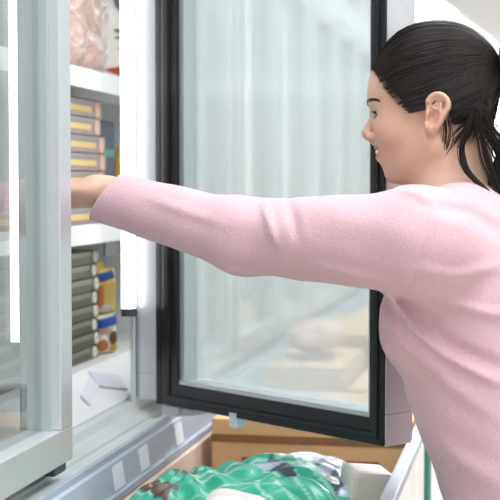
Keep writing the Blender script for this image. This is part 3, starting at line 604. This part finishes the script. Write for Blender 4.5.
# brows and lashes
bb = []
for s in (1, -1):
    for k in range(110):
        t = random.random(); q = np.array([.1055 - .026 * t ** 1.5, (.011 + .036 * t) * s, .0215 + .0055 * math.sin(t * 2.6) + rng.normal() * .0012]); bb.append((q, s, t))
br = {1: [], -1: []}
for q, s, t in bb:
    d = np.array([-.4 - .3 * t, .8 * s, .25 - .5 * t]); d /= np.linalg.norm(d)
    for _ in range(12):
        v = body(toW(q)[None])[0]; 
        if abs(v) < 3e-4: break
        e = 4e-4; W_ = toW(q); G = np.array([body((W_ + np.eye(3)[i] * e)[None])[0] - v for i in range(3)]) / e; q = q - (G @ RH) * v * .8
    br[s].append(toW(np.array([q + d * u * .008 + np.array([.0006, 0, 0]) for u in np.linspace(0, 1, 4)])))
for s in (1, -1): strand_tubes('eyebrow', br[s], .00055, hairm, person)
for s_ in (1, -1):
    lashes = []
    for k in range(34):
        a = -.5 + 1.75 * k / 33; c0 = np.array([.0778, .031 * s_, .0058]); o_ = np.array([math.cos(a), math.sin(a) * s_, 0]); p0 = c0 + o_ * .0145
        lashes.append(toW(np.array([p0, p0 + o_ * .0028 - [0, 0, .0004], p0 + o_ * .0052 + [0, 0, .0006], p0 + o_ * .0066 + [0, 0, .0022]])))
    strand_tubes('eyelash', lashes, .00048, hairm, person)
tie_m = mat('black_hair_band', (.01, .01, .012), .7, bump=.3, bscale=300)
tb = MB().ring(.019, .009, 0, 0, 0, 28, 12).build('hair_band', tie_m, person, smooth=True)
tb.matrix_world = Matrix.Translation(Vector(toW((-.106, 0, .077)))) @ Matrix([[*r] for r in RH]).to_4x4()
# ---- sweater
FOLD = [   # soft creases of the near side: polyline (x, z), half width, height
    ([(-0.194, 1.248), (-0.157, 1.202), (-0.112, 1.166), (-0.038, 1.129)], 0.007, 0.008),
    ([(-0.173, 1.243), (-0.105, 1.183), (-0.031, 1.148)], 0.009, -0.005),
    ([(-0.204, 1.225), (-0.174, 1.180), (-0.132, 1.144)], 0.009, 0.004),
    ([(-0.124, 1.347), (-0.137, 1.307), (-0.158, 1.263)], 0.005, -0.003),
    ([(-0.173, 1.397), (-0.146, 1.391), (-0.128, 1.375)], 0.008, 0.0045),
    ([(-0.132, 1.376), (-0.079, 1.360), (-0.039, 1.333)], 0.011, -0.006),
    ([(-0.145, 1.288), (-0.092, 1.279), (-0.039, 1.289)], 0.009, 0.004),
    ([(-0.119, 1.244), (-0.065, 1.229), (-0.032, 1.221)], 0.008, 0.005),
    ([(-0.161, 1.193), (-0.106, 1.125), (-0.038, 1.079)], 0.012, 0.004),
    ([(-0.373, 1.375), (-0.358, 1.343), (-0.347, 1.315)], 0.007, 0.005),
    ([(-0.338, 1.379), (-0.322, 1.348), (-0.316, 1.323)], 0.009, -0.004),
    ([(-0.574, 1.384), (-0.513, 1.366), (-0.436, 1.345)], 0.008, 0.0025),
    ([(-0.290, 1.288), (-0.236, 1.276), (-0.182, 1.268)], 0.008, 0.004),
    ([(-0.148, 1.058), (-0.092, 1.018), (-0.037, 0.992)], 0.014, 0.003),
]
def folds(P):
    w = np.zeros(len(P)); m = P[:, 1] < TY - .02; p = P[m][:, [0, 2]]; acc = np.zeros(len(p))
    for pts, r, h in FOLD:
        pts = np.array(pts); best = np.full(len(p), 9.); tt = np.zeros(len(p)); n = len(pts) - 1
        for i in range(n):
            a, ba = pts[i], pts[i + 1] - pts[i]; t = np.clip((p - a) @ ba / (ba @ ba), 0, 1); dd = np.linalg.norm(p - a - t[:, None] * ba, axis=1)
            k = dd < best; best[k] = dd[k]; tt[k] = (i + t[k]) / n
        acc += 1.2 * h * np.exp(-(best / r) ** 2) * np.sin(np.clip(tt * .9 + .05, 0, 1) * math.pi) ** .5
    w[m] = acc * np.clip((TY - .02 - P[m][:, 1]) / .04, 0, 1); return w
CU0 = WR + (-.052, .008, .004)                                                    # far end of the left sleeve axis
def sweater(P):
    o = .009; d = near(P, (-.04, TY, 1.10), .46, lambda p: sm(torso(p, o), shoulders(p, o + .004), .05))
    arm = sm(cap(P, LS + (.0, 0, -.004), EL, .072, .0525), cap(P, EL, CU0, .0525, .0385), .03)
    d = sm(d, arm, .04)
    d = sm(d, cap(P, RS, RE, .058, .05), .04); d = sm(d, cap(P, RE, RW, .048, .034), .03)
    d = d - folds(P) - .0012 * np.sin(P[:, 0] * 55 + P[:, 2] * 60) * np.sin(P[:, 2] * 45 - P[:, 0] * 20 + 1)
    m = P[:, 0] < -.50
    if m.any():
        p = P[m]; dm = d[m]; n = np.array([-.80, -.05, .60]); n /= np.linalg.norm(n)              # slanted left cuff, open tube
        c = (p - (WR + (.018, 0, .020))) @ n; dm = sM(dm, c, .003)
        dm = np.maximum(dm, -np.maximum(cap(p, EL, CU0, .0525, .0385) + .0072, -c - .030)); d[m] = dm
    rw = (P - RW) @ ((RE - RW) / np.linalg.norm(RE - RW)); nr = np.linalg.norm(P - RW, axis=1) < .12; d = np.where(nr, np.maximum(d, .005 - rw), d)
    d = sM(d, P[:, 2] * -1 + .80, .004)                                                        # hem
    d = sM(d, -(cap(P, NB + (.008, 0, .02), NB + (-.03, 0, .14), .060, .075)), .006)   # neckline
    return np.where(P[:, 0] > -.30, sM(d, (P - NB) @ np.array([-.10, -.0, .995]) - .055, .006), d)
sw = mat('pink_knit', (.66, .43, .475), .85, bump=.35, bscale=420, var=.12, vscale=260, sheen=.25, stretch=(1, 1, .6))
swo = sdf_obj('sweater', sweater, (-.80, 1.78, .77), (.22, 2.48, 1.50), .0036, sw, person); swo['label'] = 'pale pink fine-knit long-sleeved sweater'
def tr(P):
    d = torso(P, .006)
    for s in (-1, 1): d = sm(d, leg(P, s, .010), .03)
    return sM(sM(d, P[:, 2] - .83, .004), .08 - P[:, 2], .004)
sdf_obj('trousers', tr, (-.2, 1.85, .05), (.22, 2.30, .87), .009, mat('dark_denim', (.03, .04, .08), .8), person)
for s in (-1, 1):
    sdf_obj('shoe', lambda P, s=s: np.maximum(sm(foot(P, s, .008), cap(P, (.07, TY + s * .09, .05), (.07, TY + s * .09, .09), .042), .02), -P[:, 2]), (-.14, 1.9, -.02), (.16, 2.26, .14), .006, mat('shoe_leather', (.03, .03, .03), .4), person)
